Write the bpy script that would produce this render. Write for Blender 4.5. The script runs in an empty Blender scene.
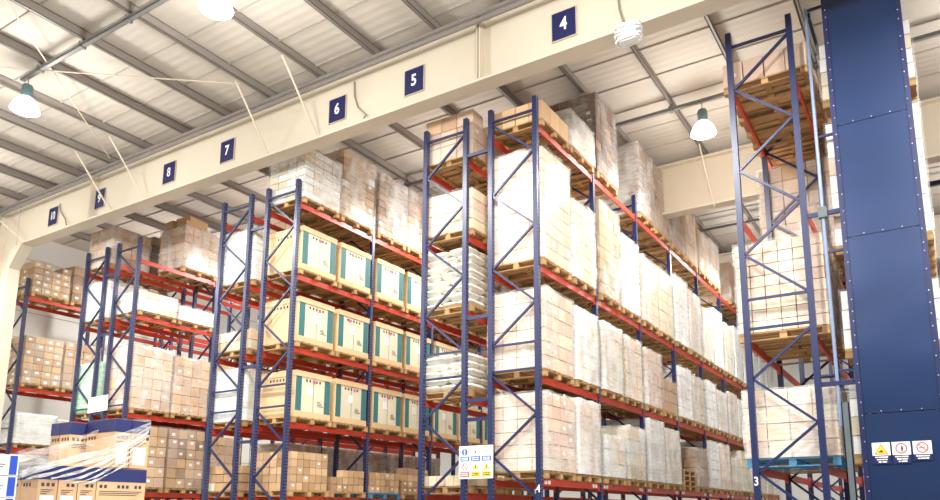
import bpy, math, random
from mathutils import Vector, noise
random.seed(7)
S = bpy.context.scene
COL = S.collection
R = random.Random(11)

# ------------------------------------------------------------------ mesh helper
class MB:
    def __init__(s): s.v=[]; s.f=[]
    def box(s, x0,x1,y0,y1,z0,z1):
        n=len(s.v)
        s.v += [(x0,y0,z0),(x1,y0,z0),(x1,y1,z0),(x0,y1,z0),(x0,y0,z1),(x1,y0,z1),(x1,y1,z1),(x0,y1,z1)]
        s.f += [tuple(n+i for i in q) for q in ((0,3,2,1),(4,5,6,7),(0,1,5,4),(1,2,6,5),(2,3,7,6),(3,0,4,7))]
        return s
    def bar(s, a, b, w, d, up=(0,1,0)):
        a=Vector(a); b=Vector(b); t=(b-a).normalized(); u=Vector(up)
        if abs(t.dot(u))>.95: u=Vector((1,0,0))
        p=t.cross(u).normalized()*w/2; q=p.cross(t).normalized()*d/2
        n=len(s.v)
        for c in (a,b):
            for e in (-p-q,p-q,p+q,-p+q): s.v.append(tuple(c+e))
        s.f += [tuple(n+i for i in q) for q in ((0,1,2,3),(7,6,5,4),(0,4,5,1),(1,5,6,2),(2,6,7,3),(3,7,4,0))]
        return s
    def tube(s, pts, r, k=8):
        pts=[Vector(p) for p in pts]; n0=len(s.v)
        for i,p in enumerate(pts):
            t=(pts[min(i+1,len(pts)-1)]-pts[max(i-1,0)]).normalized()
            u=Vector((0,0,1)) if abs(t.z)<.9 else Vector((1,0,0))
            a=t.cross(u).normalized(); b=a.cross(t)
            for j in range(k):
                g=2*math.pi*j/k; s.v.append(tuple(p+(a*math.cos(g)+b*math.sin(g))*r))
        for i in range(len(pts)-1):
            for j in range(k):
                A=n0+i*k; B=A+k; j2=(j+1)%k
                s.f.append((A+j,A+j2,B+j2,B+j))
        s.f.append(tuple(n0+j for j in range(k))[::-1]); s.f.append(tuple(n0+(len(pts)-1)*k+j for j in range(k)))
        return s
    def lathe(s, prof, k=24, c=(0,0,0)):
        n0=len(s.v)
        for r,z in prof:
            for j in range(k):
                g=2*math.pi*j/k; s.v.append((c[0]+r*math.cos(g),c[1]+r*math.sin(g),c[2]+z))
        for i in range(len(prof)-1):
            for j in range(k):
                A=n0+i*k; B=A+k; j2=(j+1)%k
                s.f.append((A+j,A+j2,B+j2,B+j))
        return s
    def poly(s, pts, th, axis='y'):
        """flat outline pts (x,z) in the XZ plane at y=0, thickened towards -y"""
        n=len(s.v); k=len(pts)
        s.v += [(x,0,z) for x,z in pts]+[(x,-th,z) for x,z in pts]
        s.f.append(tuple(range(n,n+k))[::-1]); s.f.append(tuple(range(n+k,n+2*k)))
        for i in range(k):
            j=(i+1)%k; s.f.append((n+i,n+j,n+k+j,n+k+i))
        return s
    def shift(s,dx=0,dy=0,dz=0,frm=0):
        for i in range(frm,len(s.v)):
            x,y,z=s.v[i]; s.v[i]=(x+dx,y+dy,z+dz)
        return s
    def mesh(s, name, mat=None, smooth=False):
        m=bpy.data.meshes.new(name); m.from_pydata(s.v,[],s.f); m.validate()
        import bmesh
        bm=bmesh.new(); bm.from_mesh(m); bmesh.ops.recalc_face_normals(bm,faces=bm.faces); bm.to_mesh(m); bm.free()
        if mat: m.materials.append(mat)
        if smooth:
            for p in m.polygons: p.use_smooth=True
        m.update(); return m
    def obj(s, name, mat, parent=None, loc=(0,0,0), smooth=False):
        return link(name, s.mesh(name,mat,smooth), parent, loc)

def link(name, data, parent=None, loc=(0,0,0), scale=None):
    o=bpy.data.objects.new(name,data); COL.objects.link(o); o.location=loc
    if scale: o.scale=scale
    if parent: o.parent=parent
    return o
def tag(o,label,cat,group=None,kind=None):
    o['label']=label; o['category']=cat
    if group: o['group']=group
    if kind: o['kind']=kind
    return o
def thing(name,loc,label,cat,group=None):
    o=link(name,None,None,loc); o.empty_display_size=.2
    return tag(o,label,cat,group)
def struct(o): o['kind']='structure'; return o

# ------------------------------------------------------------------ materials
def newmat(name):
    m=bpy.data.materials.new(name); m.use_nodes=True
    nt=m.node_tree; return m,nt,nt.nodes['Principled BSDF']
def N(nt,t,**k):
    n=nt.nodes.new(t)
    for a,b in k.items(): setattr(n,a,b)
    return n
def mat(name,col,rough=.6,metal=0.,var=0.,nscale=6.,namt=.12,bump=0.,hv=0.,stretch=(1,1,1),spec=.5,coord='Object'):
    """paint / board / timber: noise tint, per-object tint, optional bump"""
    m,nt,b=newmat(name)
    b.inputs['Roughness'].default_value=rough; b.inputs['Metallic'].default_value=metal
    b.inputs['Specular IOR Level'].default_value=spec
    tc=N(nt,'ShaderNodeTexCoord'); mp=N(nt,'ShaderNodeMapping'); mp.inputs['Scale'].default_value=stretch
    nt.links.new(tc.outputs[coord],mp.inputs['Vector'])
    nz=N(nt,'ShaderNodeTexNoise'); nz.inputs['Scale'].default_value=nscale; nz.inputs['Detail'].default_value=4
    nt.links.new(mp.outputs[0],nz.inputs['Vector'])
    oi=N(nt,'ShaderNodeObjectInfo')
    hs=N(nt,'ShaderNodeHueSaturation'); hs.inputs['Color'].default_value=(*col,1)
    # value = 1 + namt*(noise-.5)*2 + var*(rand-.5)*2
    a=N(nt,'ShaderNodeMath',operation='MULTIPLY_ADD'); a.inputs[1].default_value=2*namt; a.inputs[2].default_value=1-namt-var
    nt.links.new(nz.outputs['Fac'],a.inputs[0])
    c=N(nt,'ShaderNodeMath',operation='MULTIPLY_ADD'); c.inputs[1].default_value=2*var
    nt.links.new(oi.outputs['Random'],c.inputs[0]); nt.links.new(a.outputs[0],c.inputs[2])
    nt.links.new(c.outputs[0],hs.inputs['Value'])
    if hv:
        h=N(nt,'ShaderNodeMath',operation='MULTIPLY_ADD'); h.inputs[1].default_value=hv; h.inputs[2].default_value=.5-hv/2
        nt.links.new(oi.outputs['Random'],h.inputs[0]); nt.links.new(h.outputs[0],hs.inputs['Hue'])
    nt.links.new(hs.outputs[0],b.inputs['Base Color'])
    if bump:
        bp=N(nt,'ShaderNodeBump'); bp.inputs['Strength'].default_value=bump; bp.inputs['Distance'].default_value=.02
        nt.links.new(nz.outputs['Fac'],bp.inputs['Height']); nt.links.new(bp.outputs[0],b.inputs['Normal'])
    return m

BLUE=(.0095,.017,.080); 
def post_mat():
    m,nt,b=newmat('blue_post_paint'); b.inputs['Roughness'].default_value=.38
    tc=N(nt,'ShaderNodeTexCoord'); sp=N(nt,'ShaderNodeSeparateXYZ'); nt.links.new(tc.outputs['Object'],sp.inputs[0])
    def M(op,x,y=None):
        n=N(nt,'ShaderNodeMath',operation=op)
        for i,q in enumerate((x,y)):
            if q is None: continue
            if isinstance(q,(int,float)): n.inputs[i].default_value=q
            else: nt.links.new(q,n.inputs[i])
        return n.outputs[0]
    fz=M('FRACT',M('DIVIDE',sp.outputs['Z'],.075))
    slot=M('MULTIPLY',M('LESS_THAN',fz,.5),M('LESS_THAN',M('ABSOLUTE',M('SUBTRACT',M('ABSOLUTE',sp.outputs['Y']),.02)),.011))
    ns=N(nt,'ShaderNodeSeparateXYZ'); nt.links.new(tc.outputs['Normal'],ns.inputs[0])
    side=M('GREATER_THAN',M('ABSOLUTE',ns.outputs['X']),.7)
    hole=M('MULTIPLY',slot,side)
    mx=N(nt,'ShaderNodeMix',data_type='RGBA'); nt.links.new(hole,mx.inputs['Factor'])
    mx.inputs[6].default_value=(*BLUE,1); mx.inputs[7].default_value=(.15,.16,.22,1)  # slot colour paled to stand for bright goods seen through the holes
    nt.links.new(mx.outputs[2],b.inputs['Base Color'])
    return m
def carton_mat(name,col,var=.14,tape=(.62,.47,.30)):
    """cardboard with a tape line round the middle (object space, unit box)"""
    m=mat(name,col,rough=.8,var=var,namt=.06,nscale=5,hv=.012)
    nt=m.node_tree; b=nt.nodes['Principled BSDF']; src=b.inputs['Base Color'].links[0].from_socket
    tc=N(nt,'ShaderNodeTexCoord'); sp=N(nt,'ShaderNodeSeparateXYZ'); nt.links.new(tc.outputs['Object'],sp.inputs[0])
    ab=N(nt,'ShaderNodeMath',operation='ABSOLUTE'); nt.links.new(sp.outputs['Y'],ab.inputs[0])
    lt=N(nt,'ShaderNodeMath',operation='LESS_THAN'); lt.inputs[1].default_value=.05; nt.links.new(ab.outputs[0],lt.inputs[0])
    az=N(nt,'ShaderNodeMath',operation='ABSOLUTE'); nt.links.new(sp.outputs['Z'],az.inputs[0])
    gz=N(nt,'ShaderNodeMath',operation='GREATER_THAN'); gz.inputs[1].default_value=.34; nt.links.new(az.outputs[0],gz.inputs[0])
    mu=N(nt,'ShaderNodeMath',operation='MULTIPLY'); nt.links.new(lt.outputs[0],mu.inputs[0]); nt.links.new(gz.outputs[0],mu.inputs[1])
    mx=N(nt,'ShaderNodeMix',data_type='RGBA'); nt.links.new(mu.outputs[0],mx.inputs['Factor']); nt.links.new(src,mx.inputs[6])
    mx.inputs[7].default_value=(*tape,1); nt.links.new(mx.outputs[2],b.inputs['Base Color'])
    return m
def film_mat(name,lo,hi,tint=(.95,.96,.95)):
    """stretch film: clear plastic with milky, wrinkled bands"""
    m,nt,b=newmat(name); out=nt.nodes['Material Output']
    b.inputs['Base Color'].default_value=(*tint,1); b.inputs['Roughness'].default_value=.18
    b.inputs['Specular IOR Level'].default_value=.8
    tc=N(nt,'ShaderNodeTexCoord'); oi=N(nt,'ShaderNodeObjectInfo')
    add=N(nt,'ShaderNodeVectorMath',operation='ADD'); sc=N(nt,'ShaderNodeVectorMath',operation='SCALE'); sc.inputs['Scale'].default_value=9
    cb=N(nt,'ShaderNodeCombineXYZ'); 
    for i in range(3): nt.links.new(oi.outputs['Random'],cb.inputs[i])
    nt.links.new(cb.outputs[0],sc.inputs[0]); nt.links.new(tc.outputs['Object'],add.inputs[0]); nt.links.new(sc.outputs[0],add.inputs[1])
    def noise_(scale,rot,nscale,detail):
        mp=N(nt,'ShaderNodeMapping'); mp.inputs['Rotation'].default_value=rot; mp.inputs['Scale'].default_value=scale
        nt.links.new(add.outputs[0],mp.inputs['Vector'])
        n=N(nt,'ShaderNodeTexNoise'); n.inputs['Scale'].default_value=nscale; n.inputs['Detail'].default_value=detail; n.inputs['Roughness'].default_value=.6
        nt.links.new(mp.outputs[0],n.inputs['Vector']); return n.outputs['Fac']
    soft=noise_((1,1,.7),(0,0,0),2.2,2); fine=noise_((1.2,1.2,9),(.25,.2,0),3.5,5)
    ad=N(nt,'ShaderNodeMath',operation='MULTIPLY_ADD'); ad.inputs[1].default_value=.55; nt.links.new(fine,ad.inputs[0]); nt.links.new(soft,ad.inputs[2])
    rg=N(nt,'ShaderNodeMapRange'); rg.inputs[1].default_value=.62; rg.inputs[2].default_value=1.0; rg.inputs[3].default_value=lo; rg.inputs[4].default_value=hi
    nt.links.new(ad.outputs[0],rg.inputs[0])
    bp=N(nt,'ShaderNodeBump'); bp.inputs['Strength'].default_value=.4; bp.inputs['Distance'].default_value=.03
    nt.links.new(ad.outputs[0],bp.inputs['Height']); nt.links.new(bp.outputs[0],b.inputs['Normal'])
    tr=N(nt,'ShaderNodeBsdfTransparent'); mx=N(nt,'ShaderNodeMixShader')
    nt.links.new(rg.outputs[0],mx.inputs[0]); nt.links.new(tr.outputs[0],mx.inputs[1]); nt.links.new(b.outputs[0],mx.inputs[2])
    nt.links.new(mx.outputs[0],out.inputs['Surface'])
    return m
def emit(name,col,st):
    m,nt,b=newmat(name); b.inputs['Emission Color'].default_value=(*col,1); b.inputs['Emission Strength'].default_value=st
    b.inputs['Base Color'].default_value=(*col,1); return m

M_post=post_mat()
M_blue=mat('blue_steel_paint',BLUE,.38,namt=.08)
M_red=mat('red_beam_paint',(.50,.045,.022),.42,namt=.12,nscale=3)
M_wood=mat('pallet_timber',(.48,.295,.13),.85,var=.22,namt=.22,nscale=7,stretch=(1,6,1),bump=.15)
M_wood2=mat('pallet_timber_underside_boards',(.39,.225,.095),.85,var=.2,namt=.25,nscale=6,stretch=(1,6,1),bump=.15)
M_bluewood=mat('blue_pallet_paint',(.07,.24,.42),.7,var=.1,namt=.2)
M_kraft=carton_mat('kraft_cardboard',(.52,.33,.18),.18,(.50,.36,.21))
M_tan=carton_mat('tan_cardboard',(.64,.42,.25),.15)
M_pink=carton_mat('pinkish_cardboard',(.73,.53,.405),.11)
M_brown=carton_mat('brown_cardboard',(.31,.185,.105),.16,(.40,.28,.18))
M_dark=carton_mat('dark_cardboard',(.17,.10,.07),.14,(.28,.18,.12))
M_white=carton_mat('white_cardboard',(.86,.85,.82),.06,(.8,.78,.74))
M_cream=carton_mat('cream_cardboard',(.74,.63,.45),.10,(.75,.66,.5))
M_green=carton_mat('green_cardboard',(.36,.72,.42),.08,(.5,.8,.55))
M_crate=mat('crate_board',(.76,.71,.53),.7,var=.05,namt=.05)
M_cratetan=mat('crate_lid_board',(.72,.51,.29),.75,var=.06,namt=.07)
M_teal=mat('teal_print',(.035,.165,.175),.6,namt=.05)
M_ink=mat('dark_ink',(.05,.04,.05),.7,namt=.02)
M_pinkdot=mat('pink_sticker',(.85,.12,.28),.6,namt=.02)
M_label=mat('white_label',(.86,.86,.84),.6,namt=.02)
M_sack=mat('woven_sack',(.85,.82,.74),.8,var=.06,namt=.06,bump=.2)
M_film=film_mat('stretch_film',.04,.46)
M_filmh=film_mat('stretch_film_milky',.10,.66)
M_filmg=film_mat('stretch_film_thick',.30,.85)
M_filmc=film_mat('stretch_film_clear',.0,.24)
M_bluecarton=mat('dark_blue_print',(.022,.030,.15),.55,namt=.05)
M_bluecarton2=mat('bright_blue_print',(.02,.08,.55),.5,namt=.05)
M_steelwhite=mat('cream_steel_paint',(.68,.595,.475),.5,namt=.04,nscale=1.2)
M_purlin=mat('grey_purlin_steel',(.27,.235,.21),.5,namt=.12,nscale=2)
M_galv=mat('galvanised_steel',(.24,.235,.23),.45,metal=.3,namt=.15)
M_conduit=mat('conduit_paint',(.20,.18,.17),.45,namt=.1)
M_greypost=mat('grey_guard_paint',(.09,.11,.13),.5,namt=.15)
M_roof=mat('roof_liner_sheet',(.60,.545,.48),.75,namt=.07,nscale=.7,stretch=(1,3,1))
M_rib=mat('roof_sheet_lap',(.44,.40,.35),.7,namt=.05)
M_wall=mat('wall_panel_paint',(.74,.73,.70),.7,namt=.05,nscale=.8)
M_floor=mat('concrete_floor',(.34,.325,.30),.45,namt=.12,nscale=.6)
M_navy=mat('navy_sign_face',(.007,.010,.085),.45,namt=.03)
M_signrim=mat('sign_rim',(.55,.46,.36),.5,namt=.03)
M_digit=mat('white_digit_vinyl',(.9,.9,.88),.5,namt=.01)
M_signwhite=mat('white_sign_plate',(.88,.88,.88),.45,namt=.02)
M_sblue=mat('sign_blue',(.02,.12,.62),.5,namt=.02)
M_sred=mat('sign_red',(.75,.07,.07),.5,namt=.02)
M_syel=mat('sign_yellow',(.90,.62,.02),.5,namt=.02)
M_bolt=mat('bright_bolt',(.72,.72,.72),.3,metal=.6,namt=.05)
M_lamphouse=mat('lamp_housing',(.12,.20,.22),.45,namt=.05)
M_bell=emit('glowing_acrylic_bell',(.95,1.0,.98),7)
M_lens=emit('lamp_lens',(.92,1.0,.97),60)
def panel_mat():
    m=mat('blue_sheet_steel',(.011,.031,.105),.34,namt=.30,nscale=.55,stretch=(.8,1,1.6),bump=.35)
    nt=m.node_tree; b=nt.nodes['Principled BSDF']; b.inputs['Metallic'].default_value=.35
    b.inputs['Coat Weight'].default_value=.35; b.inputs['Coat Roughness'].default_value=.22
    for n in nt.nodes:
        if n.type=='BUMP': n.inputs['Distance'].default_value=.10
        if n.type=='TEX_NOISE': n.inputs['Detail'].default_value=1.0
    return m
M_panel=panel_mat()

# ------------------------------------------------------------------ calibrated layout
W=1.051; GAP=.628; BAY=2.8
RACKS={ # number: X of first post, Y of the end frame, top, shelf beam heights, bays
 10:(-27.139,12.41,9.55,[8.87,5.74,3.72,1.98],2,'L'),
  9:(-22.931,12.63,9.90,[9.17,7.43,4.47,2.2],2,'R'),
  8:(-21.252,12.63,9.90,[9.17,7.43,4.47,2.2],3,'L'),
  7:(-15.723,12.12,9.78,[9.14,7.30,5.50,3.69,1.98],3,'R'),
  6:(-14.044,12.12,9.78,[9.14,7.30,5.50,3.69,1.98],4,'L'),
  5:(-9.190,12.27,10.03,[9.05,7.36,5.70,3.92,1.98],3,'R'),
  4:(-7.511,12.27,10.03,[9.376,6.40,4.176,2.23],8,'L'),
  3:(-2.706,12.85,10.40,[9.26,6.75,4.52,2.35],5,'R'),
  2:(-1.027,12.85,10.40,[8.45,5.80,4.05,2.35],4,'L')}
PW=.10
def zigzag(T,start):
    """brace segments of an end frame, (z_left,z_right) pairs"""
    seg=[(T-.28,T-.28),(T-5.12,T-5.12),(T-5.64,T-5.64)]
    z=T-.36; left=(start=='L')
    for k in range(6):
        a,b=z,z-.79
        seg.append((a,b) if left else (b,a)); left=not left; z=b
    z=T-5.72; left=(start=='L')
    while z>.5:
        b=max(z-.79,.15); seg.append((z,b) if left else (b,z)); left=not left; z=b
    return seg
post_cache={}
def post_mesh(T):
    if T not in post_cache:
        post_cache[T]=MB().box(-PW/2,PW/2,-PW/2,PW/2,0,T).mesh('post',M_post)
    return post_cache[T]
RACKLAB={10:'single blue and red pallet rack against the pale wall, holding labelled kraft cartons',
 9:'blue and red pallet rack facing rack 10, with a white notice on its end frame',
 8:'blue and red pallet rack backing onto rack 9, with a tall wrapped load on top',
 7:'blue and red pallet rack under sign seven, white wrapped loads behind its end frame',
 6:'blue and red pallet rack filled with teal-striped cream crates',
 5:'blue and red pallet rack with sacks and cream layers, joined to the rack numbered 4',
 4:'long blue and red pallet rack with the white number 4 on its post',
 3:'tall blue and red pallet rack with the white number 3 on its post',
 2:'blue pallet rack hidden behind the tall bolted blue sheet panel'}
ROOT={}
def digit_mesh(txt,size,mat_,bold=.02,cond=.85,ext=.004):
    c=bpy.data.curves.new('digit','FONT'); c.body=txt; c.size=size; c.align_x='CENTER'; c.align_y='CENTER'
    c.extrude=ext; c.offset=bold*size
    o=bpy.data.objects.new('tmp',c); COL.objects.link(o)
    dg=bpy.context.evaluated_depsgraph_get(); me=bpy.data.meshes.new_from_object(o.evaluated_get(dg))
    bpy.data.objects.remove(o)
    for v in me.vertices:
        x,y,z=v.co; v.co=(x*cond,-z,y)          # stand it up, facing -Y
    me.materials.clear(); me.materials.append(mat_); me.name='digit'
    return me
for num,(X0,Y0,T,LV,nb,st) in RACKS.items():
    r=thing('pallet_rack',(X0,Y0,0),RACKLAB[num],'pallet rack','rows of pallet racking'); ROOT[num]=r
    seg=zigzag(T,st)
    for b in range(nb+1):
        y=b*BAY
        if b==0:
            f=link('upright_frame',None,r,(0,y,0))
            for x in (0,W): link('post',post_mesh(T),f,(x,0,0))
            for a,c in seg:
                MB().bar((PW/2-.01,0,a),(W-PW/2+.01,0,c),.042,.05).obj('brace',M_blue,f)
            for x in (0,W):
                MB().box(x-.08,x+.08,-.09,.09,0,.012).box(x-.065,x+.065,-.065,-.052,0,.3).obj('foot_plate',M_blue,f)
        else:
            mb=MB()
            for x in (0,W): mb.box(x-PW/2,x+PW/2,-PW/2,PW/2,0,T)
            for a,c in seg: mb.bar((PW/2-.01,0,a),(W-PW/2+.01,0,c),.042,.05)
            mb.obj('upright_frame',M_post,r,(0,y,0))
    key=(num,)
    bm_=MB().box(-.022,.022,PW/2,BAY-PW/2,-.065,.065).box(-.03,.03,PW/2,PW/2+.05,-.11,.11).box(-.03,.03,BAY-PW/2-.05,BAY-PW/2,-.11,.11).mesh('load_beam',M_red)
    lab=MB()
    for yy in (.16,.30): lab.box(.022,.026,yy,yy+.10,-.035,.035)
    labm=lab.mesh('location_label',M_label)
    for b in range(nb):
        for i,z in enumerate(LV):
            for x in (0.0,W):
                o=link('load_beam',bm_,r,(x,b*BAY,z))
            if num==4 and i==3:
                link('location_label',labm,o); link('location_label',labm,o,(0,2.2,0))
# row spacers tie back-to-back racks together
for num,zs in ((9,(8.94,7.05,4.6)),(7,(8.78,5.2,3.35)),(5,(9.15,5.57,3.87,3.49)),(3,(6.58,3.70))):
    for z in zs:
        MB().box(W+PW/2,W+GAP-PW/2,-.03,.03,z-.035,z+.035).obj('row_spacer',M_blue,ROOT[num])
for num,z in ((4,2.1),(3,2.17)):
    x= W if num==4 else 0.0
    link('rack_number',digit_mesh(str(num),.20,M_digit,.012),ROOT[num],(x,-PW/2-.004,z))

# ------------------------------------------------------------------ pallets and loads
ORD=['first','second','third','fourth','fifth','sixth','seventh','eighth','ninth','tenth','eleventh','twelfth','thirteenth','fourteenth','fifteenth','sixteenth']
SHELF={4:['top shelf','second shelf down','third shelf down','lowest shelf'],5:['top shelf','second shelf down','third shelf down','fourth shelf down','lowest shelf']}
RN={10:'rack by pale wall',9:'rack under sign nine',8:'rack under sign eight',7:'rack under sign seven',6:'the crate rack',5:'the sack rack',4:'the long rack',3:'rack beside blue panel',2:'rack behind blue panel'}
def where(num,lv,pos): return f"{ORD[pos]} from the near end, {SHELF[len(RACKS[num][3])][lv]}, {RN[num]}"
pal_cache={}
def pallet_parts(dx,dy,wood,under):
    k=(round(dx,2),round(dy,2),wood.name)
    if k in pal_cache: return pal_cache[k]
    deck=MB(); n=max(5,round(dy/.21)); w=dy/n*.74
    for i in range(n):
        c=-dy/2+w/2+(dy-w)*i/(n-1); deck.box(-dx/2,dx/2,c-w/2,c+w/2,.122,.145)
    st=MB()
    for x in (-dx/2+.06,0,dx/2-.06): st.box(x-.055,x+.055,-dy/2,dy/2,.1,.122)
    blk=MB().box(-.06,.06,-.055,.055,.02,.1)
    bot=MB().box(-dx/2,dx/2,-.055,.055,0,.02)
    allm=MB(); 
    for q in (deck,st):
        n0=len(allm.v); allm.v+=q.v; allm.f+=[tuple(i+n0 for i in f) for f in q.f]
    for y in (-dy/2+.06,0,dy/2-.06):
        allm.box(-dx/2,dx/2,y-.055,y+.055,0,.02)
        for x in (-dx/2+.06,0,dx/2-.06): allm.box(x-.06,x+.06,y-.055,y+.055,.02,.1)
    pal_cache[k]=(deck.mesh('deck',wood),st.mesh('stringer_boards',under),blk.mesh('block',wood),bot.mesh('bottom_board',under),allm.mesh('pallet',wood))
    return pal_cache[k]
def pallet(x,y,z,dx,dy,label,detail,wood=None,group=None):
    blue=wood is M_bluewood
    wood=wood or M_wood
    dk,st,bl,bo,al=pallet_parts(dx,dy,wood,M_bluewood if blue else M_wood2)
    if not detail:
        o=link('wooden_pallet',al,None,(x,y,z)); return tag(o,label,'pallet',group)
    r=thing('wooden_pallet',(x,y,z),label,'pallet',group)
    link('deck',dk,r); link('stringer_boards',st,r)
    for yy in (-dy/2+.06,0,dy/2-.06):
        link('bottom_board',bo,r,(0,yy,0))
        for xx in (-dx/2+.06,0,dx/2-.06): link('block',bl,r,(xx,yy,0))
    return r
carton_cache={}
def carton_mesh(m):
    if m.name not in carton_cache: carton_cache[m.name]=MB().box(-.5,.5,-.5,.5,-.5,.5).mesh('carton',m)
    return carton_cache[m.name]
lab_m=MB().box(-.002,.002,-.055,.055,-.04,.04).mesh('label',M_label)
lab_f=MB().box(-.055,.055,-.002,.002,-.04,.04).mesh('label',M_label)
film_cache={}
def film_mesh(m,seed):
    k=(m.name,seed)
    if k in film_cache: return film_cache[k]
    n=10; v=[];f=[]; idx={}
    def P(x,y,z):
        q=(round(x,4),round(y,4),round(z,4))
        if q in idx: return idx[q]
        p=Vector((x,y,z)); d=noise.noise(p*4.0+Vector((seed*7.3,0,0)))*.016+noise.noise(p*11+Vector((0,seed*3.1,0)))*.007
        e=Vector((x if abs(abs(x)-.5)<1e-4 else 0,y if abs(abs(y)-.5)<1e-4 else 0,(z if z>.499 else 0)))
        if e.length: p=p+e.normalized()*d
        idx[q]=len(v); v.append(tuple(p)); return idx[q]
    t=[-.5+i/n for i in range(n+1)]
    for i in range(n):
        for j in range(n):
            a,b,c,d=t[i],t[i+1],t[j],t[j+1]
            for s in (-.5,.5):
                f.append((P(s,a,c),P(s,b,c),P(s,b,d),P(s,a,d)) if s>0 else (P(s,a,d),P(s,b,d),P(s,b,c),P(s,a,c)))
                f.append((P(a,s,c),P(a,s,d),P(b,s,d),P(b,s,c)) if s>0 else (P(a,s,c),P(b,s,c),P(b,s,d),P(a,s,d)))
            f.append((P(a,c,.5),P(b,c,.5),P(b,d,.5),P(a,d,.5)))
    me=bpy.data.meshes.new('stretch_film'); me.from_pydata(v,[],f); me.materials.append(m)
    for p in me.polygons: p.use_smooth=True
    film_cache[k]=me; return me
def cells(dx,dy,h,cs):
    nx,ny,nz=max(1,round(dx/cs[0])),max(1,round(dy/cs[1])),max(1,round(h/cs[2]))
    return nx,ny,nz
def stack(x,y,z,dx,dy,h,label,mats,cs=(.40,.36,.30),film=None,detail=True,labels=0.,uneven=0,group=None,front_only=False,name='wrapped_carton_stack',cat='wrapped load'):
    """cartons in layers on a pallet; x,y centre, z underside"""
    r=thing(name,(x,y,z),label,cat,group)
    nx,ny,nz=cells(dx,dy,h,cs); sx,sy,sz=dx/nx,dy/ny,h/nz
    mb=MB(); cnt=0
    for k in range(nz):
        for i in range(nx):
            for j in range(ny):
                if not(i in(0,nx-1) or j in(0,ny-1) or k==nz-1): continue
                if uneven and k==nz-1 and R.random()<uneven: continue
                jx,jy=R.uniform(-.006,.006),R.uniform(-.006,.006)
                c=(-dx/2+sx*(i+.5)+jx,-dy/2+sy*(j+.5)+jy,sz*(k+.5)); g=.017
                if detail and cnt<100:
                    m=mats[0] if len(mats)==1 or R.random()<.8 else R.choice(mats[1:])
                    o=link('carton',carton_mesh(m),r,c,(sx-g,sy-g,sz-g)); cnt+=1
                    if labels and R.random()<labels:
                        if i==nx-1 and not front_only:
                            q=link('label',lab_m,o,(.5+.003/(sx-g),R.uniform(-.15,.15),R.uniform(-.1,.2))); q.scale=(1/(sx-g),1/(sy-g),1/(sz-g))
                        elif j==0:
                            q=link('label',lab_f,o,(R.uniform(-.15,.15),-.5-.003/(sy-g),R.uniform(-.1,.2))); q.scale=(1/(sx-g),1/(sy-g),1/(sz-g))
                else:
                    mb.box(c[0]-sx/2+g/2,c[0]+sx/2-g/2,c[1]-sy/2+g/2,c[1]+sy/2-g/2,c[2]-sz/2+g/2,c[2]+sz/2-g/2)
    if mb.v:
        o=mb.obj('cartons',mats[0],r)
        if detail: o['kind']='stuff'
    if film:
        link('stretch_film',film_mesh(film,R.randrange(5)),r,(0,0,h/2+.014),(dx+.05,dy+.05,h+.02))
    return r
def sack_mesh():
    n=8; v=[];f=[]
    for s in (1,-1):
        for i in range(n+1):
            for j in range(n+1):
                a=-1+2*i/n; b=-1+2*j/n
                hh=(max(0,1-a**4)*max(0,1-b**4))**.45
                v.append((a*.5,b*.5,s*.5*hh+noise.noise(Vector((a*2,b*2,s)))*.05))
    k=(n+1)**2
    for s in range(2):
        for i in range(n):
            for j in range(n):
                q=[s*k+i*(n+1)+j,s*k+(i+1)*(n+1)+j,s*k+(i+1)*(n+1)+j+1,s*k+i*(n+1)+j+1]
                f.append(tuple(q if s==0 else q[::-1]))
    m=bpy.data.meshes.new('sack'); m.from_pydata(v,[],f); m.materials.append(M_sack)
    for p in m.polygons: p.use_smooth=True
    return m
SACK=sack_mesh()
def sacks(x,y,z,dx,dy,h,label,layers,film=None,group=None):
    r=thing('sack_stack',(x,y,z),label,'stack of sacks',group)
    hz=h/layers
    for k in range(layers):
        nx,ny=(2,3) if k%2 else (3,2)
        for i in range(nx):
            for j in range(ny):
                o=link('sack',SACK,r,(-dx/2+dx/nx*(i+.5)+R.uniform(-.02,.02),-dy/2+dy/ny*(j+.5)+R.uniform(-.02,.02),hz*(k+.5)),(dx/nx*.99,dy/ny*.99,hz*1.04))
                o.rotation_euler.z=R.uniform(-.05,.05)
    if film: link('stretch_film',film_mesh(film,R.randrange(5)),r,(0,0,h/2+.02),(dx+.06,dy+.06,h+.03))
    return r
crate_cache={}
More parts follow.
